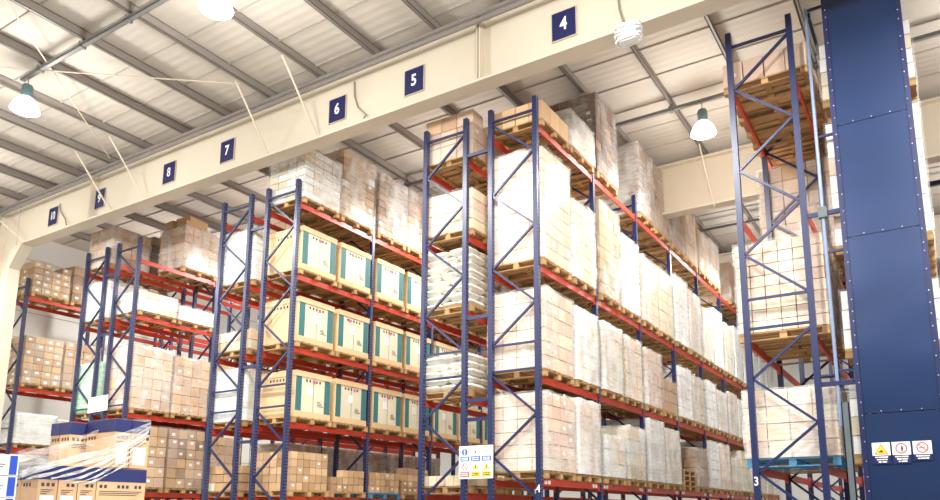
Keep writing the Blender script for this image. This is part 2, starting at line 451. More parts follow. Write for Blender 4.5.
def crate(x,y,z,dx,dy,h,label,group):
    r=thing('cardboard_crate',(x,y,z),label,'crate',group)
    k=(round(dx,2),round(dy,2),round(h,2))
    if k not in crate_cache:
        d={}
        hx,hy=dx/2,dy/2
        d['body']=MB().box(-hx+.02,hx-.02,-hy+.02,hy-.02,.02,h-.02).mesh('body',M_crate)
        d['lid']=MB().box(-hx,hx,-hy,hy,h-.13,h).box(-hx-.004,hx+.004,-hy-.004,hy+.004,h-.025,h).mesh('lid',M_cratetan)
        tr=MB().box(-hx+.008,hx-.008,-hy+.008,hy-.008,0,.14)
        d['base_tray']=tr.mesh('base_tray',M_cratetan)
        d['front_panel']=MB().box(-hx+.03,hx-.03,-hy+.014,-hy+.02,.14,h-.13).mesh('front_panel',M_cratetan)
        for nm,y0,y1 in (('a',-hy+.02,-hy+.20),('b',hy-.22,hy-.03)):
            d['corner_strip'+nm]=MB().box(hx-.02,hx-.014,y0,y1,.14,h-.13).mesh('corner_strip',M_teal)
        mk=MB()
        for q in range(5): mk.box(hx-.02,hx-.016,-hy+.34+q*.11,-hy+.39+q*.11,h-.24,h-.18)
        mk.box(hx-.02,hx-.017,-.004,.004,.14,h-.13)
        for q in range(4): mk.box(hx-.02,hx-.016,.14,.34-.03*q,.30+.035*q,.312+.035*q)
        for q in range(5): mk.box(-hx+.35+q*.11,-hx+.40+q*.11,-hy+.011,-hy+.014,h-.24,h-.18)
        d['lettering']=mk.mesh('lettering',M_ink)
        crate_cache[k]=d
    d=crate_cache[k]
    for nm,me in d.items(): link(nm.replace('stripa','strip').replace('stripb','strip'),me,r)
    hx=dx/2
    yy=R.uniform(-.16,.05); zz=h*.60
    MB().box(hx-.02,hx-.013,yy-.09,yy+.09,zz-.12,zz+.09).obj('paper_label',M_label,r)
    yy+=R.choice((-.12,.14))
    MB().box(hx-.016,hx-.011,yy-.04,yy+.04,h-.26,h-.18).obj('round_sticker',M_pinkdot,r)
    return r

def slot(num,pos,yoff=0.):
    X0,Y0,T,LV,nb,st=RACKS[num]
    return X0+W/2, Y0+(pos//2)*BAY+(.73 if pos%2==0 else 2.08)+yoff
GOODS={'wrapped':'wrapped carton stacks on the racks'}
def put(num,lv,pos,h,desc,mats,cs=(.42,.34,.30),film=M_film,dx=1.26,dy=1.27,detail=None,xo=0.,yo=0.,labels=0.,uneven=0,wood=None,name='wrapped_carton_stack',cat='wrapped load',front_only=False):
    x,y=slot(num,pos,yo); x+=xo; z=RACKS[num][3][lv]+.066
    near = pos<4 if detail is None else detail
    w_=where(num,lv,pos)
    pw='blue pallet' if wood is M_bluewood else 'wooden pallet'
    pallet(x,y,z,dx+.0,dy,f"{pw} under load, {w_}",near and pos<3,wood,f"pallets on rack {num}")
    stack(x,y,z+.147,dx,dy,h,f"{desc} {w_}",mats,cs,film,near,labels,uneven,f"loads on rack {num}",front_only,name,cat)
KP=[M_pink,M_tan,M_cream]
# ---- rack 4, the long one
def r4(lv,hs,first=0):
    for i,q in enumerate(hs):
        if q is None: continue
        put(4,lv,first+i,*q[:2],*q[2:3],**(q[3] if len(q)>3 else {}))
P='film-wrapped carton stack'
r4(0,[(.42,'loose low row of cartons',[M_tan,M_kraft],dict(film=None,cs=(.31,.42,.42),name='carton_row',cat='cartons')),
      (.85,'low lumpy film-wrapped load',[M_pink,M_white],dict(film=M_filmg,cs=(.42,.42,.40),uneven=.4)),
      (2.05,'very tall dark white-labelled stack',[M_dark,M_brown],dict(film=M_film,cs=(.32,.32,.21),labels=.6,front_only=True)),
      None,
      (2.0,'tall brown film-wrapped stack',[M_brown,M_kraft],dict(film=M_filmh,labels=.3)),
      (1.95,'tall grey-brown film-wrapped stack',[M_brown,M_kraft],dict(film=M_film)),
      (1.3,'brown carton stack',[M_brown,M_dark],{}),(1.7,'pale film-wrapped stack',[M_kraft],{}),
      (1.45,'brown carton stack',[M_brown],{}),(1.6,'brown film-wrapped stack',[M_brown],{}),None,(1.5,'brown wrapped stack',[M_brown],{}),
      (1.7,'kraft wrapped stack',[M_kraft],{}),(1.3,'brown wrapped stack',[M_brown],{})])
H1=[2.36,1.78,2.3,1.9,1.8,1.85,2.05,1.9,1.7,2.0,1.8,1.95,1.75,1.9,1.8,1.7]
H2=[1.62,1.56,1.56,1.52,1.48,.9,1.5,1.42,1.5,1.35,1.5,1.45,1.3,1.5,1.4,1.5]
H3=[1.50,1.54,.92,1.25,1.58,1.46,.0,1.15,1.48,1.5,1.1,1.45,1.4,1.5,1.2,1.4]
for lv,H in ((1,H1),(2,H2),(3,H3)):
    q=[]
    for i,h in enumerate(H):
        if h==0: q.append(None); continue
        mats=[M_pink,M_cream] if i==0 else R.choice(([M_pink,M_cream],[M_cream,M_white],[M_cream,M_pink],[M_white,M_cream]))
        desc='pale pinkish carton stack' if i==0 else P
        kw=dict(film=M_film if i==0 else R.choice((M_filmh,M_filmh,M_filmg)),labels=.25 if i==0 else 0)
        kw['dy']=R.uniform(1.12,1.20)
        if i==0: kw['dy']=1.28; kw['cs']=(.32,.33,.27)
        if lv==1 and i==2: mats=[M_kraft,M_tan]; desc='brown-sided tall wrapped stack'; kw['film']=M_film
        if lv==1 and i==5: desc='cream wrapped stack'; mats=[M_cream]; kw['film']=M_film
        if lv==2 and i==5: desc='low brown carton stack'; mats=[M_kraft,M_brown]; kw['film']=M_filmc
        if lv==3 and i==2: desc='low white film-wrapped stack'; mats=[M_white,M_cream]
        if lv==3 and i==7: desc='shorter brown film-wrapped stack'; mats=[M_brown,M_kraft]; kw['film']=M_film
        q.append((h,desc,mats,kw))
    r4(lv,q)
x,y=slot(4,6)
for k in range(4):
    pallet(x,y,2.296+k*.147,1.26,1.22,["bottom","second lowest","third lowest","topmost"][k]+" empty pallet of the bare pile on the lowest shelf of the long rack",True,None,'empty pallets piled on rack 4')

# ---- rack 5 seen through its end frame
put(5,0,0,1.05,'pinkish film-wrapped carton stack',[M_pink,M_tan],film=M_filmc,cs=(.42,.42,.34),labels=.2,uneven=.35)
put(5,0,1,1.15,'tan carton stack',[M_tan,M_kraft],film=M_filmc,cs=(.42,.42,.38))
put(5,1,0,.92,'four-layer cream carton stack',[M_cream,M_pink],film=M_filmc,cs=(.6,.62,.23))
put(5,1,1,.9,'cream carton stack',[M_cream],film=M_filmc)
def putsack(num,lv,pos,h,desc,layers,film=None):
    x,y=slot(num,pos); z=RACKS[num][3][lv]+.066; w_=where(num,lv,pos)
    pallet(x,y,z,1.26,1.27,f"wooden pallet under sacks, {w_}",True,None,f"pallets on rack {num}")
    sacks(x,y,z+.147,1.22,1.24,h,f"{desc} {w_}",layers,film,f"loads on rack {num}")
putsack(5,2,0,1.30,'tall stack of cream sacks',8)
putsack(5,3,0,.78,'low stack of pale sacks',5,M_filmc)
put(5,2,1,1.2,'cream wrapped stack',[M_cream],film=M_filmh)
put(5,4,0,.22,'low row of small cream boxes',[M_cream,M_pink],film=None,cs=(.2,.2,.22),name='box_row',cat='boxes')
put(5,4,1,.32,'low row of pale boxes',[M_cream,M_white],film=None,cs=(.25,.25,.3),name='box_row',cat='boxes')

# ---- rack 6: wrapped loads on top, crates on three shelves, small cartons below
for pos,h,m,f in ((0,1.36,[M_white,M_cream],M_filmh),(1,1.86,[M_kraft,M_white],M_filmh),(2,1.80,[M_brown,M_kraft],M_filmh),(3,1.80,[M_brown,M_kraft],M_film),(4,1.6,[M_brown],M_film)):
    d=['short white film-wrapped stack','tall silvery film-wrapped stack','tall grey film-wrapped stack','brown film-wrapped stack','brown wrapped stack'][pos]
    put(6,0,pos,h,d,m,film=f,cs=(.30,.30,.2),labels=.1)
for lv in (1,2,3):
    for pos in range(7):
        x,y=slot(6,pos); z=RACKS[6][3][lv]+.066; w_=where(6,lv,pos)
        pallet(x,y,z,1.26,1.30,f"wooden pallet under crate, {w_}",pos<4,None,'pallets on rack 6')
        crate(x,y,z+.147,1.25,1.19,1.10,f"teal-striped cream crate {w_}",'teal-striped crates on rack 6')
sc_m=carton_mesh(M_kraft); sc_t=carton_mesh(M_tan)
SPOT=['tallest pile of small cartons','second pile of small cartons','third pile on a blue pallet','fourth pile of small cartons']
for pos,(ny,rows,woodm) in enumerate(((6,5,None),(6,3,None),(6,3,M_bluewood),(5,4,None))):
    x,y=slot(6,pos); z=RACKS[6][3][4]+.066
    pallet(x,y,z,1.26,1.27,('blue' if woodm else 'wooden')+f" pallet under the {SPOT[pos].replace(' on a blue pallet','')}, lowest shelf, the crate rack",True,woodm,'pallets on rack 6')
    z+=.147; sy=1.2/ny; sz=.178; sx=.24
    for k in range(rows):
        n_y = ny if not (pos==1 and k==2) else 4
        for j in range(n_y):
            for i in ([4] if (j>0 or pos>0) else range(5)):
                jj=j if not (pos==1 and k==2) else j+2
                o=link('carton',sc_m if R.random()<.6 else sc_t,None,(x-.6+sx*(i+.5)+R.uniform(-.006,.006),y-.6+sy*(jj+.5)+R.uniform(-.004,.004),z+sz*(k+.5)),(sx-.022,sy-.020,sz-.008))
                tag(o,f"small kraft carton in the {SPOT[pos]}, lowest shelf, crate rack",'carton',f"small cartons in the {SPOT[pos]}")
                if R.random()<.25 and i==4:
                    q=link('label',lab_m,o,(.512,0,.1)); q.scale=(1/sx,.7/sy,.7/sz)

# ---- rack 7
put(7,0,1,.55,'low tan carton stack',[M_tan,M_kraft],film=M_filmc)
put(7,1,0,1.38,'dark-marked white wrapped stack',[M_white,M_cream],film=M_filmh,cs=(.4,.32,.2))
put(7,2,0,.5,'low tan carton stack',[M_cream,M_tan],film=M_filmc)
put(7,3,0,1.30,'white film-wrapped stack',[M_white,M_cream],film=M_filmg)
put(7,2,1,1.2,'pale film-wrapped stack',[M_cream],film=M_filmh)
put(7,4,0,.62,'low kraft carton stack',[M_kraft,M_cream],film=None,cs=(.3,.3,.2),name='carton_stack',cat='cartons')
for pos in (1,2,3,4,5):
    put(7,4,pos,1.25,'grey film-wrapped stack',[M_kraft,M_white],film=M_filmg,detail=False,labels=.1)
# ---- rack 8
put(8,0,1,1.40,'pale load under loose boxes',[M_pink,M_tan],film=M_filmh,dy=1.30)
x,y=slot(8,1); zt=RACKS[8][3][0]+.066+.147+1.425
for i,(ax,ay,a,b,c,rz) in enumerate(((.10,-.05,.62,.75,.40,.12),(-.34,-.38,.46,.40,.30,-.1),(.36,-.50,.28,.26,.2,.4))):
    o=link('carton',carton_mesh(M_kraft),None,(x+ax,y+ay,zt+c/2),(a,b,c)); o.rotation_euler.z=rz
    tag(o,['largest','middle-sized','smallest'][i]+' of the loose kraft boxes on the tall wrapped load under sign eight','box','loose boxes on the tall load under sign eight')
put(8,1,0,.62,'low white wrapped stack',[M_white,M_cream],film=M_film,cs=(.6,.64,.2))
put(8,1,1,.46,'lower white wrapped stack',[M_white,M_cream],film=M_film,cs=(.6,.64,.22))
put(8,2,0,1.90,'tan film-wrapped carton stack',[M_pink,M_tan],film=M_film,labels=.2)
put(8,2,1,1.80,'kraft film-wrapped carton stack',[M_tan,M_kraft],film=M_film,labels=.2)
put(8,3,0,1.80,'white-labelled kraft carton stack',[M_kraft,M_tan],film=M_filmc,labels=.5)
put(8,3,1,1.80,'white-labelled brown carton stack',[M_kraft,M_brown],film=M_filmc,labels=.5)
put(8,2,2,1.8,'kraft film-wrapped stack',[M_kraft],film=M_film); put(8,3,2,1.7,'kraft carton stack',[M_kraft],film=M_filmc)
put(8,0,2,1.2,'brown film-wrapped stack',[M_brown],film=M_film)
# ---- rack 9
put(9,0,0,1.22,'bulging film-wrapped tan carton stack',[M_tan,M_pink],film=M_filmh,labels=.2)
put(9,0,1,1.35,'dark brown carton stack',[M_dark,M_brown],film=M_filmc)
put(9,1,0,1.2,'white film-wrapped stack',[M_white],film=M_filmg)
put(9,2,0,1.55,'pale green film-wrapped stack',[M_green],film=M_filmh,cs=(.4,.4,.16))
put(9,3,0,1.5,'white film-wrapped stack',[M_white,M_kraft],film=M_filmg)
# ---- rack 10
put(10,0,0,1.12,'white-labelled kraft carton stack',[M_kraft,M_tan],film=M_filmc,cs=(.42,.32,.22),labels=.8,uneven=.25)
put(10,0,1,1.32,'brown carton stack',[M_kraft,M_brown],film=M_filmc,labels=.5)
put(10,1,0,1.62,'tall white-labelled kraft stack',[M_kraft,M_tan],film=M_filmc,cs=(.42,.32,.22),labels=.7)
put(10,1,1,1.66,'tall kraft carton stack',[M_kraft,M_tan],film=M_filmc,labels=.4)
put(10,2,0,1.0,'white film-wrapped stack',[M_white,M_sack],film=M_filmg,cs=(.6,.6,.34))
put(10,2,1,.9,'pale wrapped lumpy stack',[M_white,M_kraft],film=M_filmg,uneven=.3)
# ---- rack 3
E3=dict(dx=1.46,xo=.02,yo=.10); E3b=dict(dx=1.46,xo=.02)
put(3,0,0,.46,'low tan carton row',[M_pink,M_tan],film=None,cs=(.36,.42,.46),labels=.3,name='carton_row',cat='cartons',**E3)
for pos in (1,2,3,4): put(3,0,pos,.6,'low tan carton stack',[M_tan],film=M_filmc,**E3b)
put(3,1,2,1.95,'tall film-wrapped tan stack',[M_pink,M_kraft],film=M_film,**E3b)
put(3,1,3,1.9,'tall film-wrapped stack',[M_tan],film=M_film,**E3b)
put(3,2,0,1.62,'big pale carton stack',[M_pink,M_cream],film=M_film,cs=(.24,.33,.2),labels=.15,**E3)
put(3,2,1,1.6,'pale carton stack',[M_pink,M_tan],film=M_film,**E3b)
put(3,3,0,1.16,'box-topped pale load',[M_pink,M_cream],film=M_filmh,cs=(.37,.42,.29),wood=M_bluewood,labels=.1,**E3)
put(3,3,1,1.2,'pale film-wrapped stack',[M_cream],film=M_filmh,**E3b)
# ---- rack 2 behind the panel
E2=dict(dx=1.40,xo=-.03,yo=.03)
for pos in (0,1,2):
    put(2,0,pos,(1.05,1.2,1.1)[pos],'white carton stack',[M_white,M_cream],film=M_filmc,labels=.2,**E2)
    put(2,1,pos,(2.2,2.0,2.1)[pos],'tall white carton stack',[M_white,M_pink],film=M_filmc,labels=.2,**E2)
    put(2,2,pos,(.98,1.1,1.0)[pos],'low white carton stack',[M_white],film=M_filmc,**E2)
put(2,3,0,1.2,'white carton stack',[M_white,M_cream],film=M_filmc,**E2)

# ------------------------------------------------------------------ blue bolted end panel
PX0,PX1,PY=-1.10,.075,12.74
pn=thing('steel_end_panel',(0,PY,0),'tall bolted blue sheet-steel panel covering the end frame of rack 2','panel')
for z0,z1 in ((0.02,3.165),(3.175,6.045),(6.055,8.005),(8.015,10.42)):
    MB().box(PX0+.05,PX1-.05,-.006,.006,z0,z1).obj('sheet',M_panel,pn)
for a,b in ((PX0,PX0+.075),(PX1-.075,PX1)):
    MB().box(a,b,-.022,-.006,.0,10.42).obj('edge_flange',M_blue,pn)
bolt=MB().lathe([(0.0,-.0),(.010,0),(.010,.006),(.005,.010),(0,.010)],10)
bolt.v=[(x,-z,y) for x,y,z in bolt.v]; boltm=bolt.mesh('bolt',M_bolt)
z=.3
while z<10.3:
    for x in (PX0+.055,PX1-.055): link('bolt',boltm,pn,(x,-.022,z+R.uniform(-.03,.03)))
    z+=R.choice((.16,.22,.30))
for zs in (3.17,6.05,8.01):
    for x in (-.78,-.51,-.24): link('bolt',boltm,pn,(x,-.006,zs+.03))
# safety signs -------------------------------------------------------------
def disc(cx,cz,r,k=24): return [(cx+r*math.cos(2*math.pi*i/k),cz+r*math.sin(2*math.pi*i/k)) for i in range(k)]
def ring(mb,cx,cz,r0,r1,th,y=0,k=28):
    n=len(mb.v)
    for i in range(k):
        g=2*math.pi*i/k
        for r in (r0,r1):
            for yy in (0,-th): mb.v.append((cx+r*math.cos(g),y+yy,cz+r*math.sin(g)))
    for i in range(k):
        a=n+4*i; b=n+4*((i+1)%k)
        mb.f += [(a+1,a+3,b+3,b+1),(a,b,b+2,a+2),(a+2,b+2,b+3,a+3),(a,a+1,b+1,b)]
def textbars(mb,x0,x1,z,h,y,n=4):
    """a printed line too small to read: a row of word-length dashes"""
    w=(x1-x0)
    cuts=sorted(R.uniform(.15,.85) for _ in range(n-1)); c=[0]+cuts+[1]
    for a,b in zip(c[:-1],c[1:]):
        if b-a>.08: mb.box(x0+w*a,x0+w*b-.006,y-.002,y,z,z+h)
def tri(cx,cz,s): return [(cx-s,cz-s*.8),(cx+s,cz-s*.8),(cx,cz+s*.95)]
for i,cx in enumerate((-.83,-.56,-.285)):
    lab=('yellow warning triangle sign on the blue panel above a blue caption','red ring sign with a standing figure on the blue panel','red no-smoking ring sign on the blue panel')[i]
    s=thing('safety_sign',(cx,PY-.026,2.56),lab,'sign','safety signs on the blue panel')
    MB().box(-.122,.122,0,.018,-.04,.155).obj('white_plate',M_signwhite,s)
    MB().box(-.118,.118,.001,.018,-.17 if i<2 else -.13,-.04).obj('caption_plate',M_navy,s)
    tb=MB()
    for k in range((3,3,2)[i]): textbars(tb,-.09+.02*k,.09-.01*k,-.075-.036*k,.018,0.0,3)
    tb.obj('caption_lettering',M_digit,s)
    pm=MB()
    if i==0:
        pm.poly(tri(0,.05,.085),.003).obj('triangle',M_syel,s)
        MB().box(-.04,.03,-.005,-.003,.005,.022).poly([(-.02,.02),(.0,.05),(.02,.02)],.005).obj('pictogram',M_ink,s)
        q=MB(); a=tri(0,.05,.085)
        for k in range(3):
            p0,p1=a[k],a[(k+1)%3]; q.bar((p0[0],-.004,p0[1]),(p1[0],-.004,p1[1]),.008,.003)
        q.obj('triangle_border',M_sred,s)
    else:
        ring(pm,0,.057,.062,.08,.003)
        if i==2: pm.bar((-.045,-.003,.102),(.045,-.003,.012),.014,.004)
        pm.obj('prohibition_ring',M_sred,s)
        if i==1: MB().poly(disc(.01,.088,.012,12),.003).box(-.004,.024,-.003,0,.03,.075).box(.0,.008,-.003,0,.005,.03).box(.013,.021,-.003,0,.005,.03).obj('pictogram',M_ink,s)
        else: MB().box(-.045,.03,-.002,0,.05,.061).obj('pictogram',M_ink,s)
# multi-pictogram board between racks 5 and 4
b=thing('safety_board',(-7.82,12.27-.075,2.64),'white board of blue, red and yellow pictograms fixed between racks 5 and 4','sign')
MB().box(-.39,.39,0,.02,-.32,.32).obj('white_plate',M_signwhite,b)
q=MB().poly(disc(-.255,.20,.068),.004); q.obj('mandatory_disc',M_sblue,b)
MB().box(-.268,-.242,-.007,-.003,.175,.25).box(-.268,-.242,-.007,-.003,.145,.165).obj('exclamation_mark',M_digit,b)
for cx in (0.0,.255):
    q=MB(); ring(q,cx,.20,.062,.07,.003); q.obj('warning_ring',M_sred,b)
    if cx==0: q=MB().box(cx-.014,cx+.014,-.003,0,.17,.22)
    else: q=MB().poly(disc(cx-.025,.205,.013,10),.003).poly(disc(cx+.025,.205,.013,10),.003).box(cx-.012,cx+.012,-.003,0,.17,.178)
    q.obj('pictogram',M_ink,b)
for cx in (-.25,.0,.25):
    MB().box(cx-.105,cx+.105,-.003,0,.02,.115).obj('blue_caption',M_sblue,b)
    q=MB()
    for k in range(2): textbars(q,cx-.08,cx+.08,.075-.035*k,.018,-.003,3)
    q.obj('caption_lettering',M_digit,b)
q=MB(); ring(q,-.25,-.085,.055,.068,.003); q.bar((-.29,-.003,-.045),(-.21,-.003,-.125),.012,.004); q.obj('prohibition_ring',M_sred,b)
for cx in (.0,.25):
    MB().poly(tri(cx,-.085,.072),.003).obj('warning_triangle',M_syel,b)
    MB().box(cx-.01,cx+.01,-.005,-.003,-.12,-.06).obj('pictogram',M_ink,b)
for cx,m in ((-.25,M_sred),(.0,M_syel),(.25,M_syel)):
    MB().box(cx-.105,cx+.105,-.003,0,-.285,-.185).obj('lower_caption',m,b)
    q=MB(); textbars(q,cx-.08,cx+.08,-.225,.018,-.003,3); textbars(q,cx-.08,cx+.08,-.26,.018,-.003,3)
    q.obj('caption_lettering',M_digit if m is M_sred else M_ink,b)
o=MB().box(-.50,.50,0,.012,-.235,.235).obj('notice_board',M_signwhite,None,(-21.50,12.63-.068,4.88)); o.rotation_euler.y=-.03
tag(o,'plain white notice board fixed across the end frames of racks 9 and 8','sign')

# service pipe, rail and guard between racks 3 and 2 ------------------------
sp=thing('service_pipe',(-1.365,12.85,0),'thin pale blue pipe rising between rack 3 and the blue panel','pipe')
MB().tube([(0,0,3.0),(0,0,10.4)],.03,10).obj('pipe',mat('pale_blue_pipe_paint',(.18,.24,.38),.4,namt=.1),sp)
for zz in (10.36,7.95,5.9,3.9):
    MB().box(.03,.29,-.02,.02,zz-.02,zz+.02).obj('bracket',M_blue,sp)
MB().box(-.07,.07,-.06,.06,6.5,6.68).obj('clamp',M_greypost,sp)
o=MB().box(-.025,.025,0,11,-.05,.05).obj('top_rail',M_blue,None,(-1.33,12.9,10.3)); tag(o,'dark blue rail running back along the top between racks 3 and 2','rail')
g=thing('guard_post',(-1.26,12.62,0),'grey steel guard post standing left of the blue panel between racks','guard post')
g['label']='grey steel guard post standing in the gap between rack 3 and the blue panel'
MB().box(-.055,.055,-.055,-.04,.0,3.35).box(-.055,-.04,-.055,.055,.0,3.35).box(.04,.055,-.055,.055,0,3.35).obj('channel',M_greypost,g)
MB().box(-.11,.11,-.1,.1,0,.015).obj('base_plate',M_greypost,g)
o=MB().box(0,4.2,-.04,.04,-.06,.06).obj('aisle_tie_beam',M_blue,None,(.24,22.0,10.34)); tag(o,'blue tie beam spanning the aisle high beside the blue panel','tie beam')

# ------------------------------------------------------------------ foreground pallets
fg=thing('wrapped_carton_stack',(-10.52,5.93,0),'big kraft cartons with dark blue tops under torn white film, in the near corner','wrapped load')
def bluecarton(x0,x1,y0,y1,z0,z1,parent,band=.27,print_=True):
    ox,oy,oz=-10.52,5.93,0
    c=link('carton',carton_mesh(M_tan),parent,((x0+x1)/2-ox,(y0+y1)/2-oy,(z0+z1)/2),(x1-x0-.012,y1-y0-.012,z1-z0-.008))
    sx,sy,sz=c.scale; h=z1-z0
    def sub(mb,name,m):
        me=mb.mesh(name,m); o=link(name,me,c); o.scale=(1/sx,1/sy,1/sz); return o
    e=.004; X,Y,Z=sx/2,sy/2,sz/2
    sub(MB().box(-X-e,X+e,-Y-e,Y+e,Z-band*h,Z-.004),'blue_band',M_bluecarton)
    if print_:
        mk=MB()
        n=max(2,int(sy/.07))
        for k in range(n):
            if R.random()<.8: mk.box(X,X+.002,-Y+.04+k*.065,-Y+.08+k*.065,Z-band*h-.09,Z-band*h-.045)
        for k in range(3): mk.box(X,X+.002,-Y+.04,Y-.05-.04*k,Z-band*h-.14-.025*k,Z-band*h-.13-.025*k)
        for k in range(3): mk.box(-X+.05+k*.07,-X+.09+k*.07,-Y-.002,-Y,Z-band*h-.09,Z-band*h-.045)
        sub(mk,'lettering',M_ink)
        if sy<.4: sub(MB().box(X,X+.003,-Y*.7,Y*.7,-Z+.05,-Z+.30),'white_label',M_label)
for z0,z1 in ((.15,.86),(.87,1.57),(1.58,2.285)):
    ys=[5.16,5.42,5.68,5.94,6.68]
    for a,b_ in zip(ys[:-1],ys[1:]): bluecarton(-10.42,-10.0,a,b_,z0,z1,fg)
    for k in range(2): bluecarton(-11.04+.31*k,-10.73+.31*k,5.16,5.60,z0,z1,fg)
    bluecarton(-11.04,-10.43,5.61,6.68,z0,z1,fg,print_=False)
for a,b_ in ((6.13,6.38),(6.385,6.68)): bluecarton(-10.70,-10.0,a,b_,2.29,2.99,fg)
for a,b_ in ((-11.22,-10.97),(-10.965,-10.71)): bluecarton(a,b_,5.89,6.67,2.29,2.96,fg)
# torn film: ribbons sagging from the high far corner to the low near corner
def ribbon(p,ws,seed):
    """strip of film along the polyline p (smoothed), ws = width at each point"""
    n=40; v=[];f=[]; m_=6
    def at(q,t):
        u=t*(len(q)-1); i=min(int(u),len(q)-2); g=u-i
        a=[Vector(z) if not isinstance(z,(int,float)) else z for z in q]
        P0=a[max(i-1,0)];P1=a[i];P2=a[i+1];P3=a[min(i+2,len(q)-1)]
        return .5*((2*P1)+(P2-P0)*g+(2*P0-5*P1+4*P2-P3)*g*g+(3*P1-P0-3*P2+P3)*g**3)
    for i in range(n+1):
        t=i/n; c=at(p,t); w=at(ws,t)
        for j in range(m_+1):
            u=j/m_-.5
            k=.018*noise.noise(Vector((t*12,u*8,seed*2.0)))
            v.append((c.x+k,c.y-k,c.z+u*w+.02*noise.noise(Vector((t*6,u*4,seed+5.0)))))
    for i in range(n):
        for j in range(m_):
            a=i*(m_+1)+j; f.append((a,a+1,a+m_+2,a+m_+1))
    return v,f
for k,(p,ws) in enumerate((
   (((-9.97,6.66,2.95),(-9.95,6.1,2.66),(-9.95,5.5,2.46),(-9.96,5.13,2.36),(-10.3,5.10,2.30),(-11.0,5.08,2.12)),(.06,.16,.24,.26,.36,.55)),
   (((-9.97,6.66,2.90),(-9.95,6.1,2.55),(-9.95,5.6,2.38),(-9.96,5.14,2.22),(-10.3,5.10,2.15)),(.05,.07,.10,.10,.10)),
   (((-9.97,6.64,2.84),(-9.95,6.1,2.48),(-9.95,5.6,2.28),(-9.96,5.14,2.12),(-10.2,5.10,2.08)),(.05,.05,.05,.04,.03)),
   (((-9.97,6.62,2.78),(-9.95,6.1,2.42),(-9.96,5.7,2.22),(-9.97,5.3,2.10)),(.05,.04,.04,.02)),
   (((-9.97,6.60,2.70),(-9.96,6.15,2.38),(-9.96,5.8,2.18),(-9.97,5.45,2.06)),(.04,.03,.03,.01)),
   (((-9.97,6.60,2.60),(-9.96,6.2,2.34),(-9.97,5.9,2.15),(-9.98,5.6,2.05)),(.03,.03,.02,.01)),
   (((-9.97,6.55,2.48),(-9.96,6.2,2.27),(-9.97,5.95,2.12),(-9.98,5.75,2.04)),(.03,.02,.02,.01)),
   (((-9.97,6.66,3.00),(-10.1,6.4,2.97),(-10.45,6.10,2.80),(-10.75,5.85,2.62),(-11.0,5.5,2.45),(-11.2,5.1,2.32)),(.02,.04,.06,.10,.12,.14)))):
    v,f=ribbon(p,ws,k*1.7)
    me=bpy.data.meshes.new('stretch_film'); me.from_pydata([(x+10.52,y-5.93,z) for x,y,z in v],[],f); me.materials.append(M_filmh if k in (0,7) else M_filmg)
    for q in me.polygons: q.use_smooth=True
    link('stretch_film' if k in (0,7) else 'film_strand',me,fg)
pallet(-10.52,5.92,0,1.08,1.54,'wooden pallet on the floor under the blue-topped cartons',True)
wf=thing('carton_stack',(-9.28,4.13,0),'white cartons with bright blue ends stacked in the near bottom corner','cartons')
wf['label']='white cartons with bright blue end bands stacked beside the blue-topped kraft cartons'
pallet(-9.28,4.13,0,.60,.62,'wooden pallet on the floor under the white blue-banded cartons',True)
for k in range(9):
    z=.15+.24*k
    for j in range(2):
        c=link('carton',carton_mesh(M_white),wf,(0,-.15+.292*j,z+.12),(.55,.285,.232))
        e=MB().box(.275,.279,.045,.125,-.106,.106).mesh('blue_band',M_bluecarton2)
        o=link('blue_band',e,c); o.scale=(1/.55,1/.285,1/.232)
        mk=MB().box(.275,.277,-.10,-.02,-.03,-.02).box(.275,.277,-.10,0,.0,.01).mesh('lettering',M_ink)
        o=link('lettering',mk,c); o.scale=(1/.55,1/.285,1/.232)

# ------------------------------------------------------------------ building shell
ZP=11.72; ZR=11.97; XL,XR,YF,YB=-28.6,12.,-6.,37.
struct(MB().box(XL,XR,YF,YB,-.2,0).obj('floor',M_floor))
struct(MB().box(XL-.2,XL,YF,YB,0,12.1).obj('wall_left',M_wall))
struct(MB().box(XL,XR,YB,YB+.2,0,12.1).obj('wall_back',M_wall))
rib=MB(); z=1.0
while z<11.5: rib.box(XL,XL+.02,YF,YB-.01,z,z+.025); z+=1.0
struct(rib.obj('trim_1',M_rib))
rf=MB().box(XL,XR,YF,YB,ZR,ZR+.1)
nt=M_roof.node_tree; wv=N(nt,'ShaderNodeTexWave',bands_direction='Y'); wv.inputs['Scale'].default_value=1.4; tc=N(nt,'ShaderNodeTexCoord')
nt.links.new(tc.outputs['Object'],wv.inputs['Vector']); bp=N(nt,'ShaderNodeBump'); bp.inputs['Strength'].default_value=.35; bp.inputs['Distance'].default_value=.02
nt.links.new(wv.outputs['Fac'],bp.inputs['Height']); nt.links.new(bp.outputs[0],nt.nodes['Principled BSDF'].inputs['Normal'])
struct(rf.obj('ceiling',M_roof))
lp=MB(); y=YF+.3
while y<YB: lp.box(XL+.05,XR,y,y+.035,ZR-.03,ZR); y+=1.13
struct(lp.obj('trim_2',M_rib))
for i in range(-12,13):
    x=-8.38+1.667*i
    if x<XL+.3 or x>XR: continue
    # Z-shaped cold-formed purlin
    m=MB().box(-.012,.012,YF,YB-.02,0,ZR-ZP).box(-.012,.07,YF,YB-.02,0,.014).box(-.07,.012,YF,YB-.02,ZR-ZP-.014,ZR-ZP).box(.058,.07,YF,YB-.02,0,.03)
    o=struct(m.obj('roof_purlin',M_purlin,None,(x,0,ZP)))
